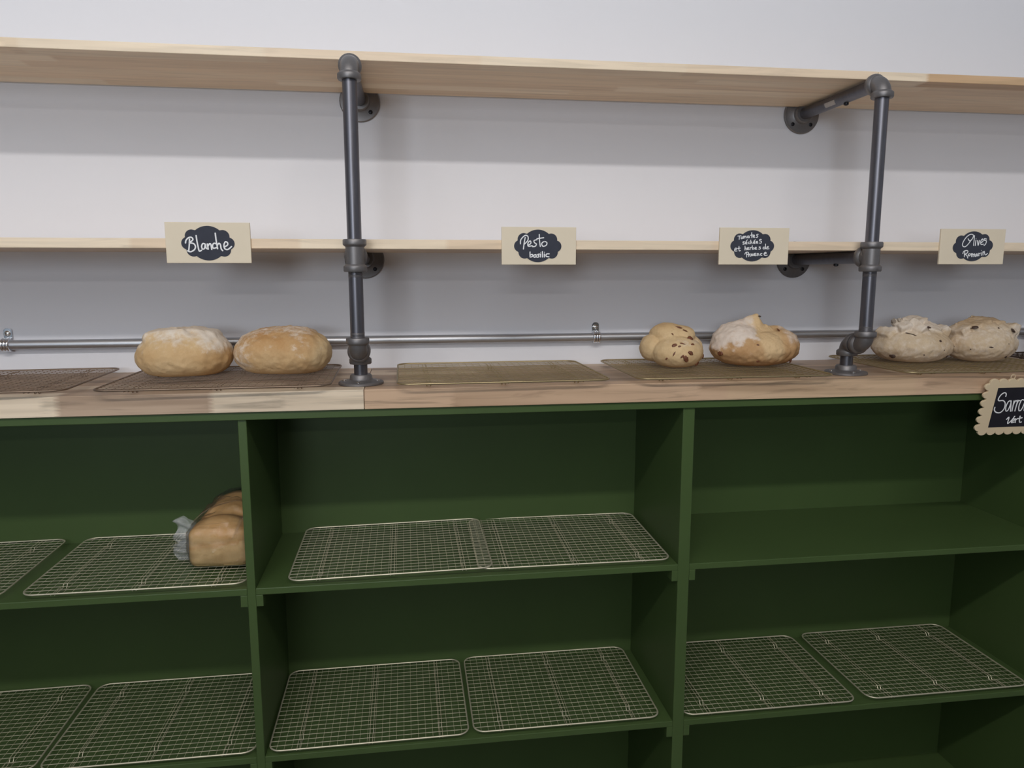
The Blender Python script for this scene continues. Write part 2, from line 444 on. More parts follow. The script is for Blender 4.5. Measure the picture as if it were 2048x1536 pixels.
# ------------------------------------------------------------------ wire cooling racks
RW, RD, RHT = .408, .308, .0130
def make_rack():
    root = empty('cooling_rack')
    w, d, rc, z = RW/2, RD/2, .024, RHT-.0018
    pts = []
    for cx, cy, a0 in ((w-rc, d-rc, 0), (-w+rc, d-rc, 90), (-w+rc, -d+rc, 180), (w-rc, -d+rc, 270)):
        for k in range(7):
            a = math.radians(a0+k*15); pts.append((cx+rc*math.cos(a), cy+rc*math.sin(a), z))
    bm = bmesh.new(); tube(bm, pts, .0017, 8, True)
    mesh_obj('rim', bm, M['rack'], root, smooth=True)
    bm = bmesh.new()
    def lim(p, half, other):      # where a wire meets the rounded rim
        e = abs(p)-(half-rc)
        return other if e <= 0 else other-rc+math.sqrt(max(0, rc*rc-e*e))
    ny = 19
    for i in range(ny):
        y = -d + (i+1)*RD/(ny+1); e = lim(y, d, w)
        tube(bm, [(-e, y, RHT-.0010), (e, y, RHT-.0010)], .00062, 6)
    nx = 26
    for i in range(nx):
        x = -w + (i+1)*RW/(nx+1); e = lim(x, w, d)
        tube(bm, [(x, -e, RHT-.0026), (x, e, RHT-.0022)], .00042, 6)
    mesh_obj('wire_grid', bm, M['rack'], root)
    for bx in (-.145, 0, .145):
        bm = bmesh.new()
        for dx in (-.0035, .0035):
            zz = RHT-.0044
            tube(bm, [(bx+dx, -d, zz), (bx+dx, -.118, zz), (bx+dx, -.112, .0012), (bx+dx, -.106, .0012), (bx+dx, -.100, zz), (bx+dx, .100, zz),
                      (bx+dx, .106, .0012), (bx+dx, .112, .0012), (bx+dx, .118, zz), (bx+dx, d, zz)], .0008, 6)
        mesh_obj('foot_brace', bm, M['rack'], root)
    return root
variants = {}
def rack_kind(key):
    if key not in variants: variants[key] = None
    return key
proto = make_rack()
meshes = {}
def place_rack(x, y, z, rz, mat, label, group, tilt=0.0, first=[True]):
    if first[0]:
        r = proto; first[0] = False
    else:
        r = proto.copy(); C.objects.link(r)
        for ch in proto.children[:]:
            c = ch.copy(); C.objects.link(c); c.parent = r
    if mat != 'rack':
        for ch in r.children:
            key = (ch.name.split('.')[0], round(ch.data.vertices[0].co.x, 3), mat)
            if key not in meshes:
                me = ch.data.copy(); me.materials.clear(); me.materials.append(M[mat]); meshes[key] = me
            ch.data = meshes[key]
    if mat != 'rack': r.scale = (1.02, 1.06, 1.05)
    r.location = (x, y, z+.0002); r.rotation_euler = (0, tilt, math.radians(rz))
    return tag(r, label, 'cooling rack', group)
GS1, GS2, GCT = 'cooling racks on the upper green shelf', 'cooling racks on the lower green shelf', 'cooling racks on the counter'
place_rack(-.980, -.166, Z_S1, 1.2, 'rack', 'wire cooling rack cut off by the left edge, on the upper green shelf', GS1)
place_rack(-.5325, -.163, Z_S1, 0, 'rack', 'wire cooling rack under the bagged loaf on the upper green shelf', GS1)
place_rack(-.045, -.162, Z_S1+.0015, .3, 'rack', 'left rack of the overlapping pair in the middle bay, its end lying on top', GS1, -.0105)
place_rack(.336, -.160, Z_S1, -.6, 'rack', 'right rack of the overlapping pair in the middle bay, slightly bent wires', GS1)
place_rack(-.955, -.165, Z_S2, 1.0, 'rack', 'wire cooling rack cut off by the left edge, on the lower green shelf', GS2)
place_rack(-.533, -.164, Z_S2, 0, 'rack', 'empty wire rack on the lower shelf of the left bay, against the divider', GS2)
place_rack(-.098, -.166, Z_S2, .3, 'rack', 'left one of the two wire racks on the lower shelf of the middle bay', GS2)
place_rack(.322, -.162, Z_S2, 0, 'rack', 'right one of the two wire racks on the lower shelf of the middle bay', GS2)
place_rack(.784, -.166, Z_S2, -.3, 'rack', 'left one of the two wire racks on the lower shelf of the right bay', GS2)
place_rack(1.222, -.163, Z_S2, 0, 'rack', 'right one of the two wire racks on the lower shelf of the right bay', GS2)
place_rack(-.832, -.190, Z_CT, 3.0, 'rack_dark', 'brownish wire rack on the counter, cut off by the left edge', GCT)
place_rack(-.360, -.190, Z_CT, 1.0, 'rack_dark', 'brownish wire rack on the counter under the two white loaves', GCT)
place_rack(.182, -.190, Z_CT, 0.6, 'rack_gold', 'empty golden wire rack on the counter between the pipe frames', GCT)
place_rack(.657, -.190, Z_CT, -.5, 'rack_gold', 'golden wire rack on the counter under the two tomato loaves', GCT)
place_rack(1.243, -.186, Z_CT, -2.0, 'rack_gold', 'golden wire rack on the counter under the two olive loaves', GCT)
place_rack(1.70, -.18, Z_CT, 0, 'rack_black', 'dark wire rack on the counter at the right edge, under the dark crusted loaf', GCT)

# ------------------------------------------------------------------ signs
def exit_r(c, r, an):
    """farthest distance from (0,0) along angle an that leaves an ellipse centred at c"""
    rx, ry = r; dx, dz = math.cos(an), math.sin(an)
    A = (dx/rx)**2+(dz/ry)**2; B = -2*(c[0]*dx/rx**2+c[1]*dz/ry**2); D = (c[0]/rx)**2+(c[1]/ry)**2-1
    q = B*B-4*A*D
    return 0 if q < 0 else (-B+math.sqrt(q))/(2*A)
LOBES = [((0, 0), (.0325, .0318)), ((-.0285, .0128), (.0122, .0122)), ((-.0362, -.0003), (.0116, .0116)), ((-.0268, -.0125), (.0122, .0122)),
         ((.0268, .0122), (.0122, .0122)), ((.0362, -.0006), (.0114, .0114)), ((.0282, -.0125), (.0122, .0122))]
def cloud(rot=0):
    out = []
    for k in range(144):
        an = 2*math.pi*k/144
        r = max(exit_r(c, rr, an) for c, rr in LOBES)
        out.append((r*math.cos(an+rot), r*math.sin(an+rot)))
    return out

def lettering(strokes, conv, y, r, mat, parent, name='lettering', thick=.00035):
    bm = bmesh.new()
    for s in strokes:
        if len(s) == 1:
            u, v = conv(*s[0]); s2 = [(u-.0004, v), (u+.0004, v)]
            tube(bm, [(a, y, b) for a, b in s2], r*1.15, 8, flat=((0, 1, 0), thick)); continue
        P = spline([conv(*p) for p in s], 5)
        Q = [P[0]]
        for p in P[1:]:
            if math.hypot(p[0]-Q[-1][0], p[1]-Q[-1][1]) > 2e-4: Q.append(p)
        if len(Q) < 2: continue
        tube(bm, [(a, y, b) for a, b in Q], r, 8, flat=((0, 1, 0), thick))
        for p in (Q[0], Q[-1]):
            lathe(bm, [(r, -thick*.9), (r, thick*.9)], (p[0], y, p[1]), (0, 1, 0), 8)
    return mesh_obj(name, bm, mat, parent, smooth=False)

def name_sign(x0, x1, z0, z1, strokes, frame, cloud_u, cloud_v, rot, r, label):
    """frame: crop corner pixels of the board (left, right, top, bottom, skew) used to read the handwriting in board units"""
    w, h = x1-x0, z1-z0
    root = tag(empty('name_sign', ((x0+x1)/2, Y_SHELF-.0002, z0)), label, 'sign', 'small name signs on the shelf edge')
    bm = bmesh.new(); box(bm, -w/2, w/2, -.0045, 0, 0, h)
    mesh_obj('card', bm, M['card'], root, bevel=.0006)
    bm = bmesh.new(); prism(bm, [(u+cloud_u*w-w/2, v+cloud_v*h) for u, v in cloud(rot)], -.0051, -.0045)
    lab = mesh_obj('chalk_label', bm, M['chalk'], root)
    L, R_, T, B, sk = frame
    def conv(px, py):
        q = (B-py)/(B-T)
        return ((px-L-sk*q)/(R_-L)*w-w/2, q*h)
    lettering(strokes, conv, -.0053, r, M['ink'], lab)
    return root

blanche = [[(352,335),(358,308),(385,280),(415,278),(428,300),(402,325),(390,335)],[(392,335),(435,343),(452,375),(438,408),(400,428),(372,418)],[(394,295),(389,360),(382,415)],
 [(462,258),(468,310),(478,370),(490,420),(512,412)],[(550,345),(528,342),(515,370),(524,400),(545,390),(553,350),(560,385),(574,398)],[(574,345),(582,400)],[(580,368),(597,342),(610,352),(618,402)],
 [(670,345),(642,338),(627,362),(635,390),(668,383)],[(658,232),(666,310),(678,395)],[(674,362),(692,338),(708,352),(715,395),(730,415)],[(750,375),(780,357),(782,332),(760,322),(745,355),(753,395),(785,402),(822,372)]]
name_sign(-.4445, -.2925, 1.4265, 1.5015, blanche, (155, 1027, 118, 547, -14), .497, .49, 0, .0013, 'small cream sign on the shelf edge with handwritten Blanche, above the white loaves')
pesto = [[(1542,150),(1535,190),(1530,232)],[(1510,195),(1513,165),(1540,136),(1560,142),(1560,170),(1537,197)],[(1560,207),(1580,192),(1577,174),(1562,187),(1563,212),(1590,208)],[(1622,165),(1602,172),(1606,187),(1618,196),(1611,212),(1592,215)],
 [(1638,128),(1640,175),(1645,213)],[(1622,158),(1668,151)],[(1672,178),(1655,192),(1663,212),(1685,205),(1690,186),(1672,178)],
 [(1575,253),(1575,290)],[(1576,277),(1590,270),(1593,284),(1576,291)],[(1616,272),(1602,276),(1603,291),(1615,286),(1616,271),(1619,290)],[(1639,268),(1627,272),(1635,281),(1632,290),(1622,290)],[(1647,268),(1646,289)],[(1648,257)],[(1660,250),(1660,289)],[(1673,268),(1673,289)],[(1674,256)],[(1706,266),(1688,268),(1685,283),(1705,288)]]
name_sign(.1842, .3342, 1.4240, 1.4975, pesto, (1383, 1892, 75, 344, 0), .483, .50, 0, .0011, 'small cream sign on the shelf edge with handwritten Pesto basilic')
tomates = [[(600,335),(665,328)],[(635,332),(632,370),(630,400)],[(685,350),(668,365),(675,388),(700,380),(702,355),(685,350)],[(716,335),(720,380)],[(720,352),(736,334),(746,372)],[(746,352),(765,332),(780,370)],[(830,332),(805,330),(798,358),(815,370),(830,350),(832,328),(844,366)],[(885,262),(885,310),(890,366)],[(860,315),(915,308)],[(918,345),(945,335),(940,312),(920,320),(915,350),(950,360)],[(1020,295),(995,298),(990,318),(1012,330),(1006,355),(980,358)],
 [(740,450),(715,450),(710,468),(735,480),(735,500),(708,500)],[(765,480),(790,470),(785,450),(765,455),(762,490),(795,495)],[(780,430),(798,410)],[(850,455),(825,458),(822,485),(850,488)],[(870,415),(872,490)],[(874,465),(890,450),(902,487)],[(930,470),(955,460),(950,440),(932,450),(930,480),(960,482)],[(940,425),(965,408)],[(985,465),(1010,455),(1005,438),(985,445),(985,475),(1020,475)],[(1088,400),(1060,400),(1055,428),(1092,440),(1086,475),(1055,475)],
 [(545,620),(580,605),(575,580),(550,590),(545,640),(590,640)],[(630,545),(630,600),(640,640),(660,630)],[(605,588),(655,580)],[(755,540),(755,618)],[(757,590),(775,575),(785,617)],[(805,595),(830,585),(825,565),(805,575),(805,610),(840,610)],[(858,565),(862,612)],[(862,582),(885,562)],[(905,530),(908,608)],[(908,585),(935,572),(940,600),(910,610)],[(965,590),(990,578),(985,560),(965,570),(965,602),(1000,602)],[(1072,555),(1045,558),(1077,580),(1066,600),(1040,600)],
 [(1165,560),(1140,560),(1130,585),(1150,598),(1180,580)],[(1180,495),(1182,560),(1192,595)],[(1210,575),(1240,560),(1235,545),(1212,555),(1212,595),(1255,590)],[(790,680),(795,765)],[(755,705),(775,670),(820,665),(835,690),(800,715)],[(830,700),(838,755)],[(836,720),(855,700)],[(875,700),(860,720),(870,745),(895,735),(895,710),(875,700)],[(908,695),(925,740),(945,690)],[(955,715),(980,705),(975,685),(958,695),(958,735),(990,735)],[(1010,690),(1015,737)],[(1015,710),(1035,690),(1050,732)],[(1110,690),(1085,695),(1080,722),(1110,728)],[(1150,700),(1200,690),(1190,665),(1165,675),(1160,720),(1190,732),(1222,722)]]
name_sign(.6355, .7870, 1.4245, 1.4995, tomates, (225, 1662, 160, 920, 12), .472, .51, 0, .00085, 'small cream sign on the shelf edge reading Tomates séchées et herbes de Provence')
olives = [[(905,400),(930,440),(960,440),(1000,390),(1018,330),(990,300),(930,310),(860,370),(800,470),(785,540),(820,578),(870,560),(930,490),(975,420)],[(1040,330),(1035,430),(1028,547)],[(1075,430),(1065,547)],[(1076,394)],[(1110,438),(1127,547),(1150,435)],[(1180,490),(1230,450),(1215,400),(1182,450),(1187,520),(1242,517)],[(1302,402),(1257,395),(1260,430),(1302,442),(1290,510),(1255,547)],
 [(840,690),(835,800)],[(800,730),(820,680),(880,660),(910,680),(890,720),(850,745),(888,770),(910,827)],[(950,730),(925,745),(925,780),(950,775),(965,745),(950,730)],[(985,730),(990,797)],[(990,752),(1015,732),(1025,797)],[(1025,757),(1055,735),(1060,785),(1080,792)],[(1110,735),(1085,745),(1085,785),(1110,770),(1112,740),(1122,782)],[(1145,720),(1150,777)],[(1150,737),(1175,720)],[(1200,710),(1205,767)],[(1200,660)],[(1235,690),(1240,762)],[(1240,712),(1265,677),(1280,742),(1300,757),(1335,725)]]
name_sign(1.1335, 1.2875, 1.4255, 1.5005, olives, (288, 1690, 180, 968, 42), .505, .51, .07, .0010, 'small cream sign on the shelf edge with handwritten Olives Romarin, above the olive loaves')

# scalloped chalkboard sign hanging on the counter front
def scallop_outline(w, h, p):
    out = []
    nx, nz = round(w/p), round(h/p)
    px, pz = w/nx, h/nz
    def bump(cx, cz, r, a0, a1):
        for k in range(9):
            a = math.radians(a0+(a1-a0)*k/8); out.append((cx+r*math.cos(a), cz+r*.8*math.sin(a)))
    for i in range(nx): bump((i+.5)*px, 0, px/2, 180, 360)
    for i in range(nz): bump(w, (i+.5)*pz, pz/2, -90, 90)
    for i in range(nx): bump(w-(i+.5)*px, h, px/2, 0, 180)
    for i in range(nz): bump(0, h-(i+.5)*pz, pz/2, 90, 270)
    q = [out[0]]
    for p_ in out[1:]:
        if math.hypot(p_[0]-q[-1][0], p_[1]-q[-1][1]) > 1e-4: q.append(p_)
    return q[:-1] if math.hypot(q[0][0]-q[-1][0], q[0][1]-q[-1][1]) < 1e-4 else q
SW, SH = .190, .113
root = tag(empty('chalkboard_sign', (1.218, -.3245, 1.066)), 'scalloped wooden chalkboard sign hanging from the counter front at the right edge', 'sign')
root.rotation_euler = (math.radians(11), 0, 0)
bm = bmesh.new(); prism(bm, [(a, b) for a, b in scallop_outline(SW, SH, .0205)], -.005, 0)
mesh_obj('board', bm, M['scallop'], root, bevel=.0007)
bm = bmesh.new(); prism(bm, [(.0215, .0105), (SW-.0215, .0105), (SW-.0215, .1015), (.0215, .1015)], -.0056, -.005)
pan = mesh_obj('chalk_panel', bm, M['slate'], root)
sarr = [[(970,612),(975,570),(945,545),(890,580),(850,650),(860,690),(930,690),(970,740),(960,840),(900,910),(830,905),(795,860),(800,810)],[(1060,700),(1025,710),(990,800),(995,880),(1030,870),(1065,760),(1070,700),(1075,890)],[(1120,700),(1100,887)],[(1110,780),(1145,700),(1165,705)],[(1185,690),(1150,887)],[(1165,790),(1195,705),(1225,700)],[(1290,690),(1250,690),(1215,790),(1220,880),(1260,870),(1300,760),(1310,690),(1310,882)],
 [(1020,1040),(1060,1005),(1045,1120),(1110,1060),(1155,990)],[(1110,1090),(1155,1060),(1150,1035),(1120,1060),(1110,1105),(1150,1100)],[(1175,1035),(1175,1105)],[(1178,1060),(1215,1030)],[(1250,990),(1245,1060),(1255,1105),(1280,1100)],[(1225,1035),(1285,1020)]]
def convs(px, py):
    left = 835-(py-455)*120/730
    return (.0215+(px-left)*.0001393, .0105+(1185-py)*.000125)
lettering(sarr, convs, -.0058, .0013, M['ink'], pan)
bm = bmesh.new(); tube(bm, [(.052+.005*math.cos(a), -.0028, SH+.012+.006*math.sin(a)) for a in [k*math.pi/6 for k in range(12)]], .0009, 6, True)
mesh_obj('hanging_loop', bm, M['scallop'], root)

# ------------------------------------------------------------------ breads: solid lobes blended into one crust, felt out from the centre
def ell(p, c, r):
    q = p-np.array(c); r = np.array(r)
    k0 = np.linalg.norm(q/r, axis=1); k1 = np.linalg.norm(q/r**2, axis=1)+1e-9
    return k0*(k0-1)/k1
def rbox(p, c, hs, rot=(0, 0, 0), rad=.004):
    from mathutils import Euler
    Rm = np.array(Euler([math.radians(x) for x in rot]).to_matrix())
    q = (p-np.array(c)) @ Rm
    d = np.abs(q)-np.array(hs)+rad
    return np.linalg.norm(np.maximum(d, 0), axis=1)+np.minimum(d.max(axis=1), 0)-rad
def cap(p, a, b, ra, rb):
    a = np.array(a); b = np.array(b); ab = b-a
    t = np.clip((p-a)@ab/(ab@ab), 0, 1)
    return np.linalg.norm(p-a-t[:, None]*ab, axis=1)-(ra+(rb-ra)*t)
def smin(a, b, k):
    h = np.clip(.5+.5*(b-a)/k, 0, 1); return b+(a-b)*h-k*h*(1-h)
def smax(a, b, k): return -smin(-a, -b, k)
def sst(x, a, b):
    t = np.clip((x-a)/(b-a), 0, 1); return t*t*(3-2*t)
_base = {}
def sphere_dirs(sub):
    if sub not in _base:
        bm = bmesh.new(); bmesh.ops.create_icosphere(bm, subdivisions=sub, radius=1)
        bm.verts.ensure_lookup_table()
        V = np.array([v.co[:] for v in bm.verts]); F = [[v.index for v in f.verts] for f in bm.faces]; bm.free()
        V /= np.linalg.norm(V, axis=1)[:, None]
        _base[sub] = (V, F)
    return _base[sub]
def vnoise(P, s, seed=0, octv=3):
    return np.array([mnoise.fractal(Vector((x*s+seed, y*s-seed, z*s+.7*seed)), .9, 2.0, octv) for x, y, z in P])
def felt(sdf, centre, sub=6, rmax=.25):
    D, F = sphere_dirs(sub); c = np.array(centre)
    lo = np.zeros(len(D)); hi = np.full(len(D), rmax)
    # first exit from the solid, marching outward, then refined
    step = .004; r = np.zeros(len(D)); done = np.zeros(len(D), bool)
    for i in range(int(rmax/step)):
        rn = r+step
        o = sdf(c+D*rn[:, None]) > 0
        newly = o & ~done
        hi[newly] = rn[newly]; lo[newly] = r[newly]; done |= newly
        r = rn
        if done.all(): break
    for i in range(14):
        m = (lo+hi)/2; o = sdf(c+D*m[:, None]) > 0
        hi = np.where(o, m, hi); lo = np.where(o, lo, m)
    return D, F, (lo+hi)/2
def bread(name, loc, rz, sdf, centre, mat, label, cat, group, flour, bake, rough=.0016, sub=6, rscale=60, seed=1, bottom=.010, parent=None):
    full = lambda p: smax(sdf(p), -p[:, 2], bottom)
    D, F, r = felt(full, centre, sub)
    P = np.array(centre)+D*r[:, None]
    nz = vnoise(P, rscale, seed)
    fade = sst(P[:, 2], .001, .02)
    P = P + D*(nz*rough*fade)[:, None]
    P[:, 2] -= P[:, 2].min()
    me = bpy.data.meshes.new(name); me.from_pydata(P.tolist(), [], F); me.materials.append(mat)
    for p in me.polygons: p.use_smooth = True
    for nm, fn in (('flour', flour), ('bake', bake)):
        at = me.attributes.new(nm, 'FLOAT', 'POINT'); at.data.foreach_set('value', np.clip(fn(P, nz), -1, 2).astype(np.float32))
    o = bpy.data.objects.new(name, me); o.location = loc; o.rotation_euler = (0, 0, math.radians(rz)); C.objects.link(o)
    if parent: o.parent = parent
    if label: tag(o, label, cat, group)
    return o, P
def bits(o, P, name, mat, spots, seed=3):
    """small pieces sunk into the crust; spots: (x, z, size, stretch, turn) on the camera side"""
    rr = random.Random(seed)
    for x, z, s, st, tw in spots:
        d = (P[:, 0]-x)**2+(P[:, 2]-z)**2+np.where(P[:, 1] > 0.02, 1, 0)
        cand = np.where(d < .004**2)[0]
        i = cand[np.argmin(P[cand, 1])] if len(cand) else int(np.argmin(d))
        p = Vector(P[i])
        n = (p-Vector((0, .01, .03))).normalized()
        bm = bmesh.new(); bmesh.ops.create_icosphere(bm, subdivisions=3, radius=1)
        for v in bm.verts:
            v.co *= 1+.35*mnoise.noise(v.co*1.3+Vector((rr.random()*9, 0, 0)))
            v.co = Vector((v.co.x*s*st, v.co.y*s*.45, v.co.z*s))
        bmesh.ops.rotate(bm, verts=bm.verts[:], cent=(0, 0, 0), matrix=Matrix.Rotation(math.radians(tw), 3, 'Y'))
        q = Vector((0, -1, 0)).rotation_difference(n)
        bmesh.ops.rotate(bm, verts=bm.verts[:], cent=(0, 0, 0), matrix=q.to_matrix())
        bmesh.ops.translate(bm, verts=bm.verts[:], vec=p)
        mesh_obj(name, bm, mat, o, smooth=True)

ZRK = Z_CT+RHT*1.05+.0002
PALE = (.70, .47, .24); GOLD = (.50, .245, .085); FL = (.80, .73, .65)
m_white = bread_mat('white_loaf_crust', (.74, .55, .32), (.56, .34, .15), FL, fsharp=.28, fscale=70)
m_white2 = bread_mat('golden_loaf_crust', (.72, .54, .31), (.50, .27, .105), FL, fsharp=.22, fscale=60)
m_tom = bread_mat('pale_tomato_crust', (.74, .56, .33), (.56, .34, .15), FL, fsharp=.3)
m_tom2 = bread_mat('baked_tomato_crust', (.74, .54, .31), (.46, .25, .105), (.78, .69, .62), fsharp=.3, fscale=80)
m_olive = bread_mat('olive_loaf_crust', (.68, .55, .39), (.50, .35, .21), (.78, .70, .62), fscale=80, fsharp=.3)
m_tin = bread_mat('tin_loaf_crust', (.80, .58, .30), (.60, .32, .11), FL)
m_dark = bread_mat('dark_crust', (.42, .24, .12), (.24, .11, .05), (.62, .5, .38), fscale=160)
GB = 'loaves on the counter'

def s1(p):
    d = smin(ell(p, (-.024, 0, .043), (.064, .076, .050)), ell(p, (.030, .002, .044), (.060, .073, .050)), .02)
    d = smin(d, ell(p, (.0, 0, .034), (.087, .075, .036)), .02)
    d = smin(d, rbox(p, (-.028, .0, .083), (.040, .045, .011), (0, -5, 0), .011), .010)
    d = smin(d, rbox(p, (.036, .012, .080), (.032, .045, .013), (0, 12, 0), .012), .006)
    d = smax(d, -cap(p, (-.002, -.03, .097), (.004, .05, .100), .004, .005), .005)
    return d
o, P = bread('white_bread', (-.455, -.165, ZRK), 4, s1, (0, 0, .042), m_white, 'round white loaf with floury top, left of the pair under the Blanche sign', 'bread', GB,
      lambda P, n: sst(P[:, 2]+P[:, 0]*.06+n*.014, .040, .100)*.85+.35*sst(P[:, 0], .030, .060)*sst(P[:, 2], .03, .06)+sst(-P[:, 0], .058, .085)*.30+.06,
      lambda P, n: .22+.30*sst(P[:, 2], .02, .05)*sst(.075-P[:, 2], 0, .03)+.35*sst(P[:, 0], .01, .06)*sst(.06-P[:, 2], 0, .03)+.25*sst(.012-P[:, 2], 0, .012), seed=1, rough=.0022)
def s2(p):
    d = smin(ell(p, (-.03, 0, .043), (.068, .07, .047)), ell(p, (.034, 0, .043), (.066, .074, .049)), .03)
    d = smin(d, ell(p, (.010, .014, .080), (.058, .045, .017)), .006)
    d = smin(d, ell(p, (-.020, .006, .060), (.062, .056, .032)), .010)
    return d
o, P = bread('white_bread', (-.261, -.166, ZRK), -3, s2, (0, 0, .042), m_white2, 'golden brown white loaf, right of the pair under the Blanche sign', 'bread', GB,
      lambda P, n: .24+.34*sst(-P[:, 0], .03, .08)+.30*sst(P[:, 2], .074, .092)+.16*np.exp(-((P[:, 0]-.042)/.012)**2)*sst(P[:, 2], .03, .06)-.2*np.exp(-((P[:, 0])/.03)**2)*sst(.07-P[:, 2], 0, .03),
      lambda P, n: .34+.45*sst(P[:, 2], .030, .078)-.75*sst(P[:, 0], .058, .090)-.15*sst(.03-P[:, 2], 0, .03), seed=5, rough=.0022)
def s3(p):
    d = ell(p, (.004, -.010, .034), (.058, .058, .037))
    d = smin(d, ell(p, (-.044, .016, .042), (.026, .036, .030)), .0015)
    d = smin(d, ell(p, (.048, .018, .038), (.024, .036, .030)), .0015)
    d = smin(d, ell(p, (-.008, .016, .073), (.040, .040, .024)), .0012)
    d = smin(d, ell(p, (.020, .012, .070), (.032, .038, .021)), .003)
    d = smin(d, ell(p, (.0, .012, .058), (.046, .046, .022)), .003)
    return d
o, P = bread('tomato_bread', (.578, -.180, ZRK), 0, s3, (0, 0, .045), m_tom, 'small pale knotted loaf with dried tomato bits, left of the two tomato loaves', 'bread', GB,
      lambda P, n: .10+.38*np.exp(-((P[:, 2]-.058)/.009)**2)*sst(P[:, 0], -.05, .02),
      lambda P, n: .12+.5*sst(P[:, 0], .03, .06)*sst(.05-P[:, 2], 0, .03)+.25*sst(.015-P[:, 2], 0, .015)+.25*sst(P[:, 2], .075, .095), seed=9)
bits(o, P, 'tomato_piece', M['tomato'], [(.004, .022, .0052, 1.5, 55), (.014, .038, .0042, 1.4, 30), (.026, .068, .0062, 1.25, 10), (-.020, .055, .0036, 1.7, -25), (.008, .091, .0034, 2.3, 25), (.002, .059, .0020, 3.2, 20), (-.024, .036, .0017, 3.2, -60), (.020, .084, .0026, 2.4, 30), (.026, .056, .0026, 1.7, 0), (.060, .024, .005, 1.0, 0), (-.008, .054, .0022, 1.5, 0), (.043, .008, .005, 1.3, -30), (-.006, .030, .0019, 2.8, -40), (-.035, .022, .0017, 2.4, -50), (-.012, .078, .0015, 3.2, 60)], 4)
def s4(p):
    d = ell(p, (0, 0, .038), (.098, .076, .042))
    d = smin(d, ell(p, (-.038, .004, .050), (.056, .062, .046)), .006)
    d = smin(d, ell(p, (.054, .004, .044), (.047, .066, .040)), .006)
    d = smin(d, ell(p, (.010, -.022, .040), (.030, .052, .036)), .006)
    sh = cap(p, (-.050, .008, .070), (.000, .004, .109), .029, .005)       # lifted shell of crust rising to a peak
    d = smin(d, sh, .006)
    d = smin(d, cap(p, (.004, .0, .080), (.006, .002, .113), .022, .003), .006)
    d = smin(d, cap(p, (.020, -.004, .060), (.024, .006, .074), .024, .018), .004)
    d = smin(d, cap(p, (.030, .0, .078), (.062, .006, .078), .012, .010), .006)
    d = smax(d, -cap(p, (-.055, -.056, .080), (.0, -.052, .088), .006, .013), .002)
    return d
tear = lambda P: sst(P[:, 0]+.25*(P[:, 2]-.06), -.022, -.010)*sst(.046-P[:, 0], 0, .018)*sst(P[:, 2], .010, .03)
o, P = bread('tomato_bread', (.765, -.182, ZRK), 0, s4, (0, 0, .045), m_tom2, 'large burst loaf with raised peak, floury left side, right of the tomato pair', 'bread', GB,
      lambda P, n: .98*sst(P[:, 2]-P[:, 0]*.30+n*.012, .058, .082)*sst(-P[:, 0], -.006, .014)+.62*sst(P[:, 0], .045, .060)*sst(P[:, 2], .045, .062)-.2*tear(P)+.1,
      lambda P, n: .66-.72*tear(P)-.1*sst(P[:, 2], .05, .08)+.22*sst(.03-P[:, 2], 0, .03), seed=13, rough=.0028)
bits(o, P, 'tomato_piece', M['tomato'], [(-.093, .030, .006, 1.2, 0), (.046, .082, .0030, 2.8, 25), (-.020, .013, .0026, 1.3, 0), (.074, .012, .005, 1.8, -30), (-.024, .055, .0020, 1.6, 0)], 6)
bits(o, P, 'charred_tip', M['char'], [(.012, .112, .0042, 1.2, -60)], 7)
def s5(p):
    d = ell(p, (0, 0, .037), (.092, .074, .040))
    d = smin(d, ell(p, (0, 0, .048), (.072, .062, .034)), .012)
    for c, h_, r_ in (((-.040, -.016, .086), (.015, .018, .010), (25, -18, 0)), ((-.010, -.030, .082), (.014, .020, .012), (30, 28, 35)), ((.008, .008, .092), (.020, .020, .011), (10, -10, 20)),
                     ((.034, -.016, .078), (.020, .022, .009), (22, 24, -20)), ((-.066, .0, .068), (.016, .02, .012), (10, -35, 10)), ((.062, .004, .070), (.012, .03, .015), (0, 30, 10)), ((-.026, .02, .09), (.014, .016, .008), (0, 20, 40))):
        d = smin(d, rbox(p, c, h_, r_, .0018), .0008)
    return d
o, P = bread('olive_bread', (1.161, -.172, ZRK), 0, s5, (0, 0, .045), m_olive, 'floury loaf with torn blocky crust, left of the two olive loaves beside the right pipe', 'bread', GB,
      lambda P, n: .43+.45*sst(P[:, 2], .064, .082)+.2*sst(P[:, 0], -.03, .0)*sst(.03-P[:, 2], 0, .02)-.25*sst(P[:, 0], .0, .03)*sst(P[:, 2], .05, .06)*sst(.078-P[:, 2], 0, .012),
      lambda P, n: .20+.5*sst(.045-P[:, 2], 0, .03)*sst(-P[:, 0], .03, .07)+.2*sst(P[:, 0], .0, .03), seed=17, rough=.0024)
bits(o, P, 'olive_piece', M['olive'], [(-.072, .016, .0055, 1.3, 30), (.022, .056, .0028, 1.2, 0), (.055, .015, .0035, 1.2, 0), (-.02, .02, .0015, 1.2, 0), (.032, .03, .0012, 1.2, 0), (.002, .084, .0028, 2.2, 20), (.078, .038, .0014, 1.5, 0)], 8)
bits(o, P, 'crust_slit', M['char'], [(-.038, .071, .0014, 8, 26)], 9)
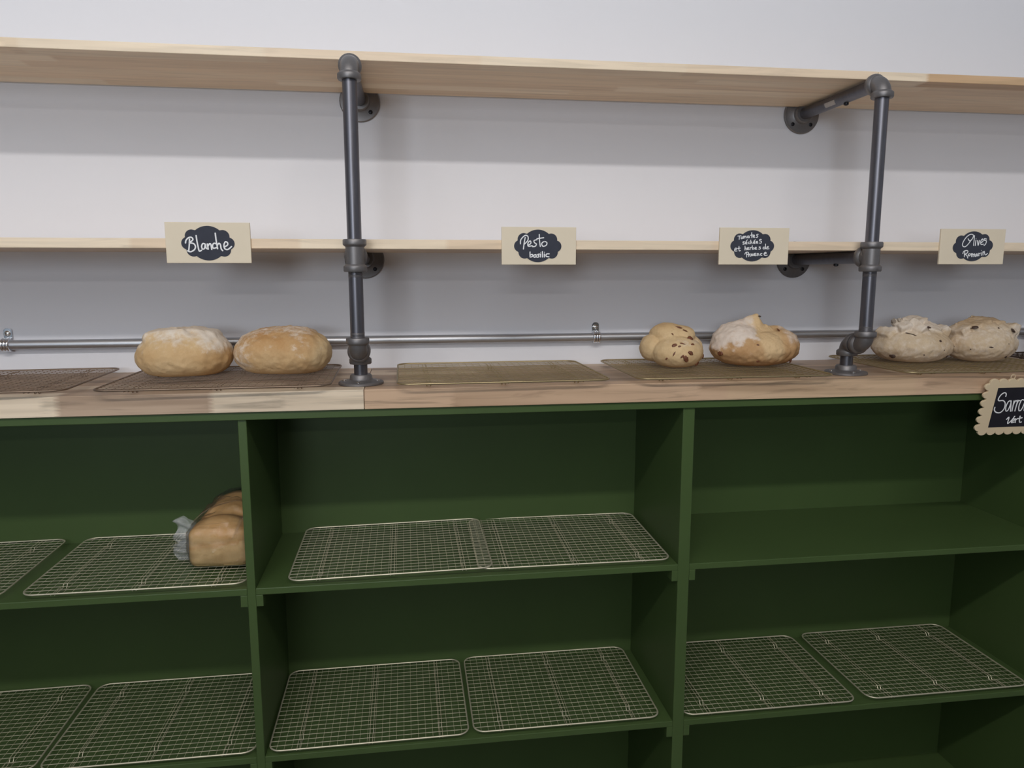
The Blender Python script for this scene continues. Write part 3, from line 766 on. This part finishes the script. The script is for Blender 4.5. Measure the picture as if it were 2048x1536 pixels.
def s6(p):
    d = ell(p, (0, 0, .042), (.080, .072, .045))
    d = smin(d, ell(p, (.006, 0, .052), (.062, .060, .036)), .012)
    for c, h_, r_ in (((-.024, -.006, .088), (.030, .024, .006), (10, -16, 10)), ((.020, .004, .093), (.026, .026, .007), (8, 4, -8)), ((-.058, -.004, .074), (.015, .024, .009), (0, -28, 10)),
                     ((.058, -.008, .074), (.012, .028, .016), (0, 24, 10)), ((.040, -.032, .076), (.018, .015, .009), (30, 15, 0)), ((-.002, -.034, .080), (.020, .014, .007), (30, -4, 0))):
        d = smin(d, rbox(p, c, h_, r_, .0018), .0008)
    return d
o, P = bread('olive_bread', (1.324, -.184, ZRK), 0, s6, (0, 0, .045), m_olive, 'floury loaf with a torn brownish top, right of the two olive loaves', 'bread', GB,
      lambda P, n: .43+.35*sst(P[:, 0], .03, .07)-.3*sst(P[:, 2], .080, .090)+.12*sst(P[:, 2], .04, .07),
      lambda P, n: .26+.45*sst(P[:, 2], .080, .092)+.2*sst(-P[:, 0], .03, .06), seed=23, rough=.0024)
bits(o, P, 'olive_piece', M['olive'], [(-.042, .080, .0042, 1.8, 5), (.040, .078, .0042, 2.0, 15), (.022, .012, .0035, 1.1, 0), (.006, .084, .0022, 1.0, 0), (-.028, .040, .0018, 2.6, 10), (-.06, .03, .0014, 1.0, 0), (.05, .03, .0013, 1.0, 0), (.015, .05, .0012, 1.0, 0)], 10)
def s7(p):
    return smin(ell(p, (0, 0, .036), (.075, .07, .040)), ell(p, (-.01, 0, .05), (.05, .05, .026)), .02)
bread('crusty_bread', (1.607, -.150, ZRK), 0, s7, (0, 0, .04), m_dark, 'dark crusted loaf just entering the frame at the right edge of the counter', 'bread', GB,
      lambda P, n: .32+0*n, lambda P, n: .6+.3*n, seed=29, sub=5)

# tin loaf in a clear bag on the upper green shelf
ZL = Z_S1+RHT
LX, LY = -.392, -.128
def tin(p):
    d = rbox(p, (0, -.005, .042), (.060, .103, .043), (0, 0, 0), .018)
    d = smin(d, ell(p, (.0, -.064, .056), (.0635, .045, .044)), .006)
    d = smin(d, ell(p, (.002, .000, .064), (.062, .050, .046)), .005)
    d = smin(d, ell(p, (.004, .058, .068), (.060, .048, .047)), .005)
    d = smax(d, -cap(p, (-.07, -.112, .050), (.07, -.114, .062), .004, .004), .006)
    return d
o, P = bread('tin_loaf', (LX, LY, ZL), -3, tin, (0, 0, .06), m_tin, 'golden tin loaf with humped top inside a clear bag on the upper green shelf', 'bread', None,
      lambda P, n: -.3+0*n,
      lambda P, n: .05+.58*sst(P[:, 2]+n*.01+P[:, 0]*.10, .045, .075)+.25*sst(-P[:, 0], .035, .06)+.55*np.exp(-((P[:, 2]-.05-P[:, 0]*.12+n*.01)/.004)**2), seed=31, rscale=30, rough=.0016)
tb = NT('clear_film')
ng = tb.noise(tb.coord((1, .6, 1)), 26, 5, .6, 2.5)
bp = tb.N.new('ShaderNodeBump'); bp.inputs['Strength'].default_value = .8; bp.inputs['Distance'].default_value = .006; tb.link(ng, bp.inputs['Height'])
gl = tb.N.new('ShaderNodeBsdfGlossy'); gl.inputs['Roughness'].default_value = .06; tb.link(bp.outputs[0], gl.inputs['Normal'])
tr = tb.N.new('ShaderNodeBsdfTransparent'); tr.inputs[0].default_value = (.97, .97, .97, 1)
df = tb.N.new('ShaderNodeBsdfDiffuse'); df.inputs[0].default_value = (.75, .77, .8, 1)
lw = tb.N.new('ShaderNodeLayerWeight'); lw.inputs[0].default_value = .25; tb.link(bp.outputs[0], lw.inputs['Normal'])
m1 = tb.N.new('ShaderNodeMixShader'); tb.link(tb.math('ADD', tb.math('MULTIPLY', lw.outputs['Fresnel'], .62), .05, clamp=True), m1.inputs[0]); tb.link(tr.outputs[0], m1.inputs[1]); tb.link(gl.outputs[0], m1.inputs[2])
m2 = tb.N.new('ShaderNodeMixShader'); m2.inputs[0].default_value = .018; tb.link(m1.outputs[0], m2.inputs[1]); tb.link(df.outputs[0], m2.inputs[2])
tb.link(m2.outputs[0], tb.out.inputs['Surface'])
M['film'] = tb.m
M['film_gathered'] = tb.m.copy(); M['film_gathered'].name = 'clear_film_gathered'
for nd in M['film_gathered'].node_tree.nodes:
    if nd.type == 'MIX_SHADER' and not nd.inputs[0].is_linked: nd.inputs[0].default_value = .20
broot = tag(empty('plastic_bag', (LX, LY, ZL)), 'crinkled clear plastic bag around the tin loaf, open end flaring left', 'bag')
broot.rotation_euler = (0, 0, math.radians(-3))
D, F, r = felt(lambda p: smax(tin(p), -p[:, 2], .008), (0, 0, .06), 5)
Q = np.array((0, 0, .06))+D*r[:, None]
cr = np.abs(vnoise(Q, 34, 3, 2)); fade = sst(Q[:, 2], .002, .03)
Q = Q+D*((.0035+.010*cr)*fade+.0008)[:, None]; Q[:, 2] = np.maximum(Q[:, 2], .0006)
Q[:, 0] = np.minimum(Q[:, 0], .0665)
me = bpy.data.meshes.new('film'); me.from_pydata(Q.tolist(), [], F); me.materials.append(M['film'])
for p in me.polygons: p.use_smooth = True
fo = bpy.data.objects.new('film', me); C.objects.link(fo); fo.parent = broot
# the flared, crumpled mouth of the bag: a pleated double sheet spreading left
bm = bmesh.new()
nu, nv = 26, 16
rr = random.Random(5)
for side in (0, 1):
    grid = []
    for j in range(nv+1):
        v = j/nv
        row = []
        for i in range(nu+1):
            u = i/nu
            zc = .004+u*.070*(.85+.30*v)+.008*v*math.sin(u*9)
            x = -.050-(.058+.008*math.sin(u*7+1)+.006*math.sin(u*23))*v*(1-.35*(2*u-1)**2)
            ple = .007*v*math.sin(u*26+side*1.4)+.010*v*mnoise.noise(Vector((u*5, v*3, side*4.0)))
            y = -.062+.02*u+(.010 if side else -.006)*(1-.3*v)+ple
            row.append(bm.verts.new((x+.004*mnoise.noise(Vector((u*8, v*5, 7+side))), y, max(.001, zc))))
        grid.append(row)
    for j in range(nv):
        for i in range(nu): bm.faces.new((grid[j][i], grid[j][i+1], grid[j+1][i+1], grid[j+1][i]))
mesh_obj('open_end', bm, M['film_gathered'], broot, smooth=True)

# stiff folds of film standing off the loaf
for pts, wd in (([(.030, -.112, .060), (.040, -.108, .078), (.046, -.098, .094), (.050, -.085, .104), (.056, -.07, .109)], .011),
                ([(.052, -.113, .050), (.055, -.110, .068), (.057, -.102, .086), (.060, -.09, .098)], .008),
                ([(-.045, -.098, .088), (-.020, -.106, .092), (.005, -.108, .094), (.025, -.105, .096)], .005),
                ([(-.058, -.085, .082), (-.030, -.070, .105), (.0, -.050, .114), (.040, -.030, .118)], .007)):
    bm = bmesh.new(); P_ = spline(pts, 6); prev = None
    for i, p in enumerate(P_):
        t_ = math.sin(math.pi*i/(len(P_)-1))
        nrm = (Vector(p)-Vector((0, -.01, .04))).normalized()
        row = [bm.verts.new(Vector(p)+nrm*(.004+.005*t_*q*(1-q)*4)+Vector((wd*t_*(q-.5), 0, .3*wd*t_*(q-.5)))) for q in (0, .25, .5, .75, 1)]
        if prev:
            for k in range(4): bm.faces.new((prev[k], prev[k+1], row[k+1], row[k]))
        prev = row
    mesh_obj('fold', bm, M['film'], broot, smooth=True)

# ------------------------------------------------------------------ light
def area(name, loc, rot, sx, sy, power, col):
    l = bpy.data.lights.new(name, 'AREA'); l.shape = 'RECTANGLE'; l.size = sx; l.size_y = sy; l.energy = power; l.color = col
    o = bpy.data.objects.new(name, l); o.location = loc; o.rotation_euler = [math.radians(a) for a in rot]; C.objects.link(o); return o
area('tube_light_near', (-.10, -2.45, 2.95), (14, 0, 0), 2.5, .10, 36, (1.0, .955, .90))
area('tube_light_far', (-.8, -6.6, 2.95), (55, 0, 0), 1.6, .12, 20, (1.0, .97, .94))
area('door_daylight', (-1.5, -6.6, 1.3), (90, 0, 0), 1.4, 2.4, 132, (.86, .93, 1.0))
area('window_daylight', (-3.2, -5.6, 1.2), (90, 0, -30), 1.6, 2.2, 34, (.70, .84, 1.0))
area('bounce_fill', (-.5, -3.4, 2.85), (180, 0, 0), 3, 3, 34, (1.0, .96, .93))  # added fill imitating ceiling bounce, not a known lamp
w = bpy.data.worlds.new('World'); bpy.context.scene.world = w; w.use_nodes = True
bg = w.node_tree.nodes['Background']; bg.inputs[0].default_value = (.90, .94, 1.0, 1); bg.inputs[1].default_value = .06

# ------------------------------------------------------------------ camera
cam = bpy.data.cameras.new('camera'); co = bpy.data.objects.new('camera', cam); C.objects.link(co)
cam.sensor_fit = 'HORIZONTAL'; cam.sensor_width = 36; cam.lens = 1472.74/2048*36; cam.clip_start = .02
pi_, ya, ro = (math.radians(a) for a in (8.5319, 7.9417, -.057))
fw = Vector((math.sin(ya)*math.cos(pi_), math.cos(ya)*math.cos(pi_), -math.sin(pi_)))
rt = Vector((math.cos(ya), -math.sin(ya), 0)); up = rt.cross(fw)
r2 = rt*math.cos(ro)+up*math.sin(ro); u2 = -rt*math.sin(ro)+up*math.cos(ro)
mw = Matrix((r2, u2, -fw)).transposed().to_4x4(); mw.translation = (0, -1.74, 1.4066)
co.matrix_world = mw
S = bpy.context.scene
S.camera = co
S.view_settings.view_transform = 'Standard'; S.view_settings.look = 'None'; S.view_settings.gamma = 1.0; S.view_settings.use_curve_mapping = False
S.view_settings.exposure = 0.0
S.cycles.use_denoising = True
S.cycles.sample_clamp_indirect = 6
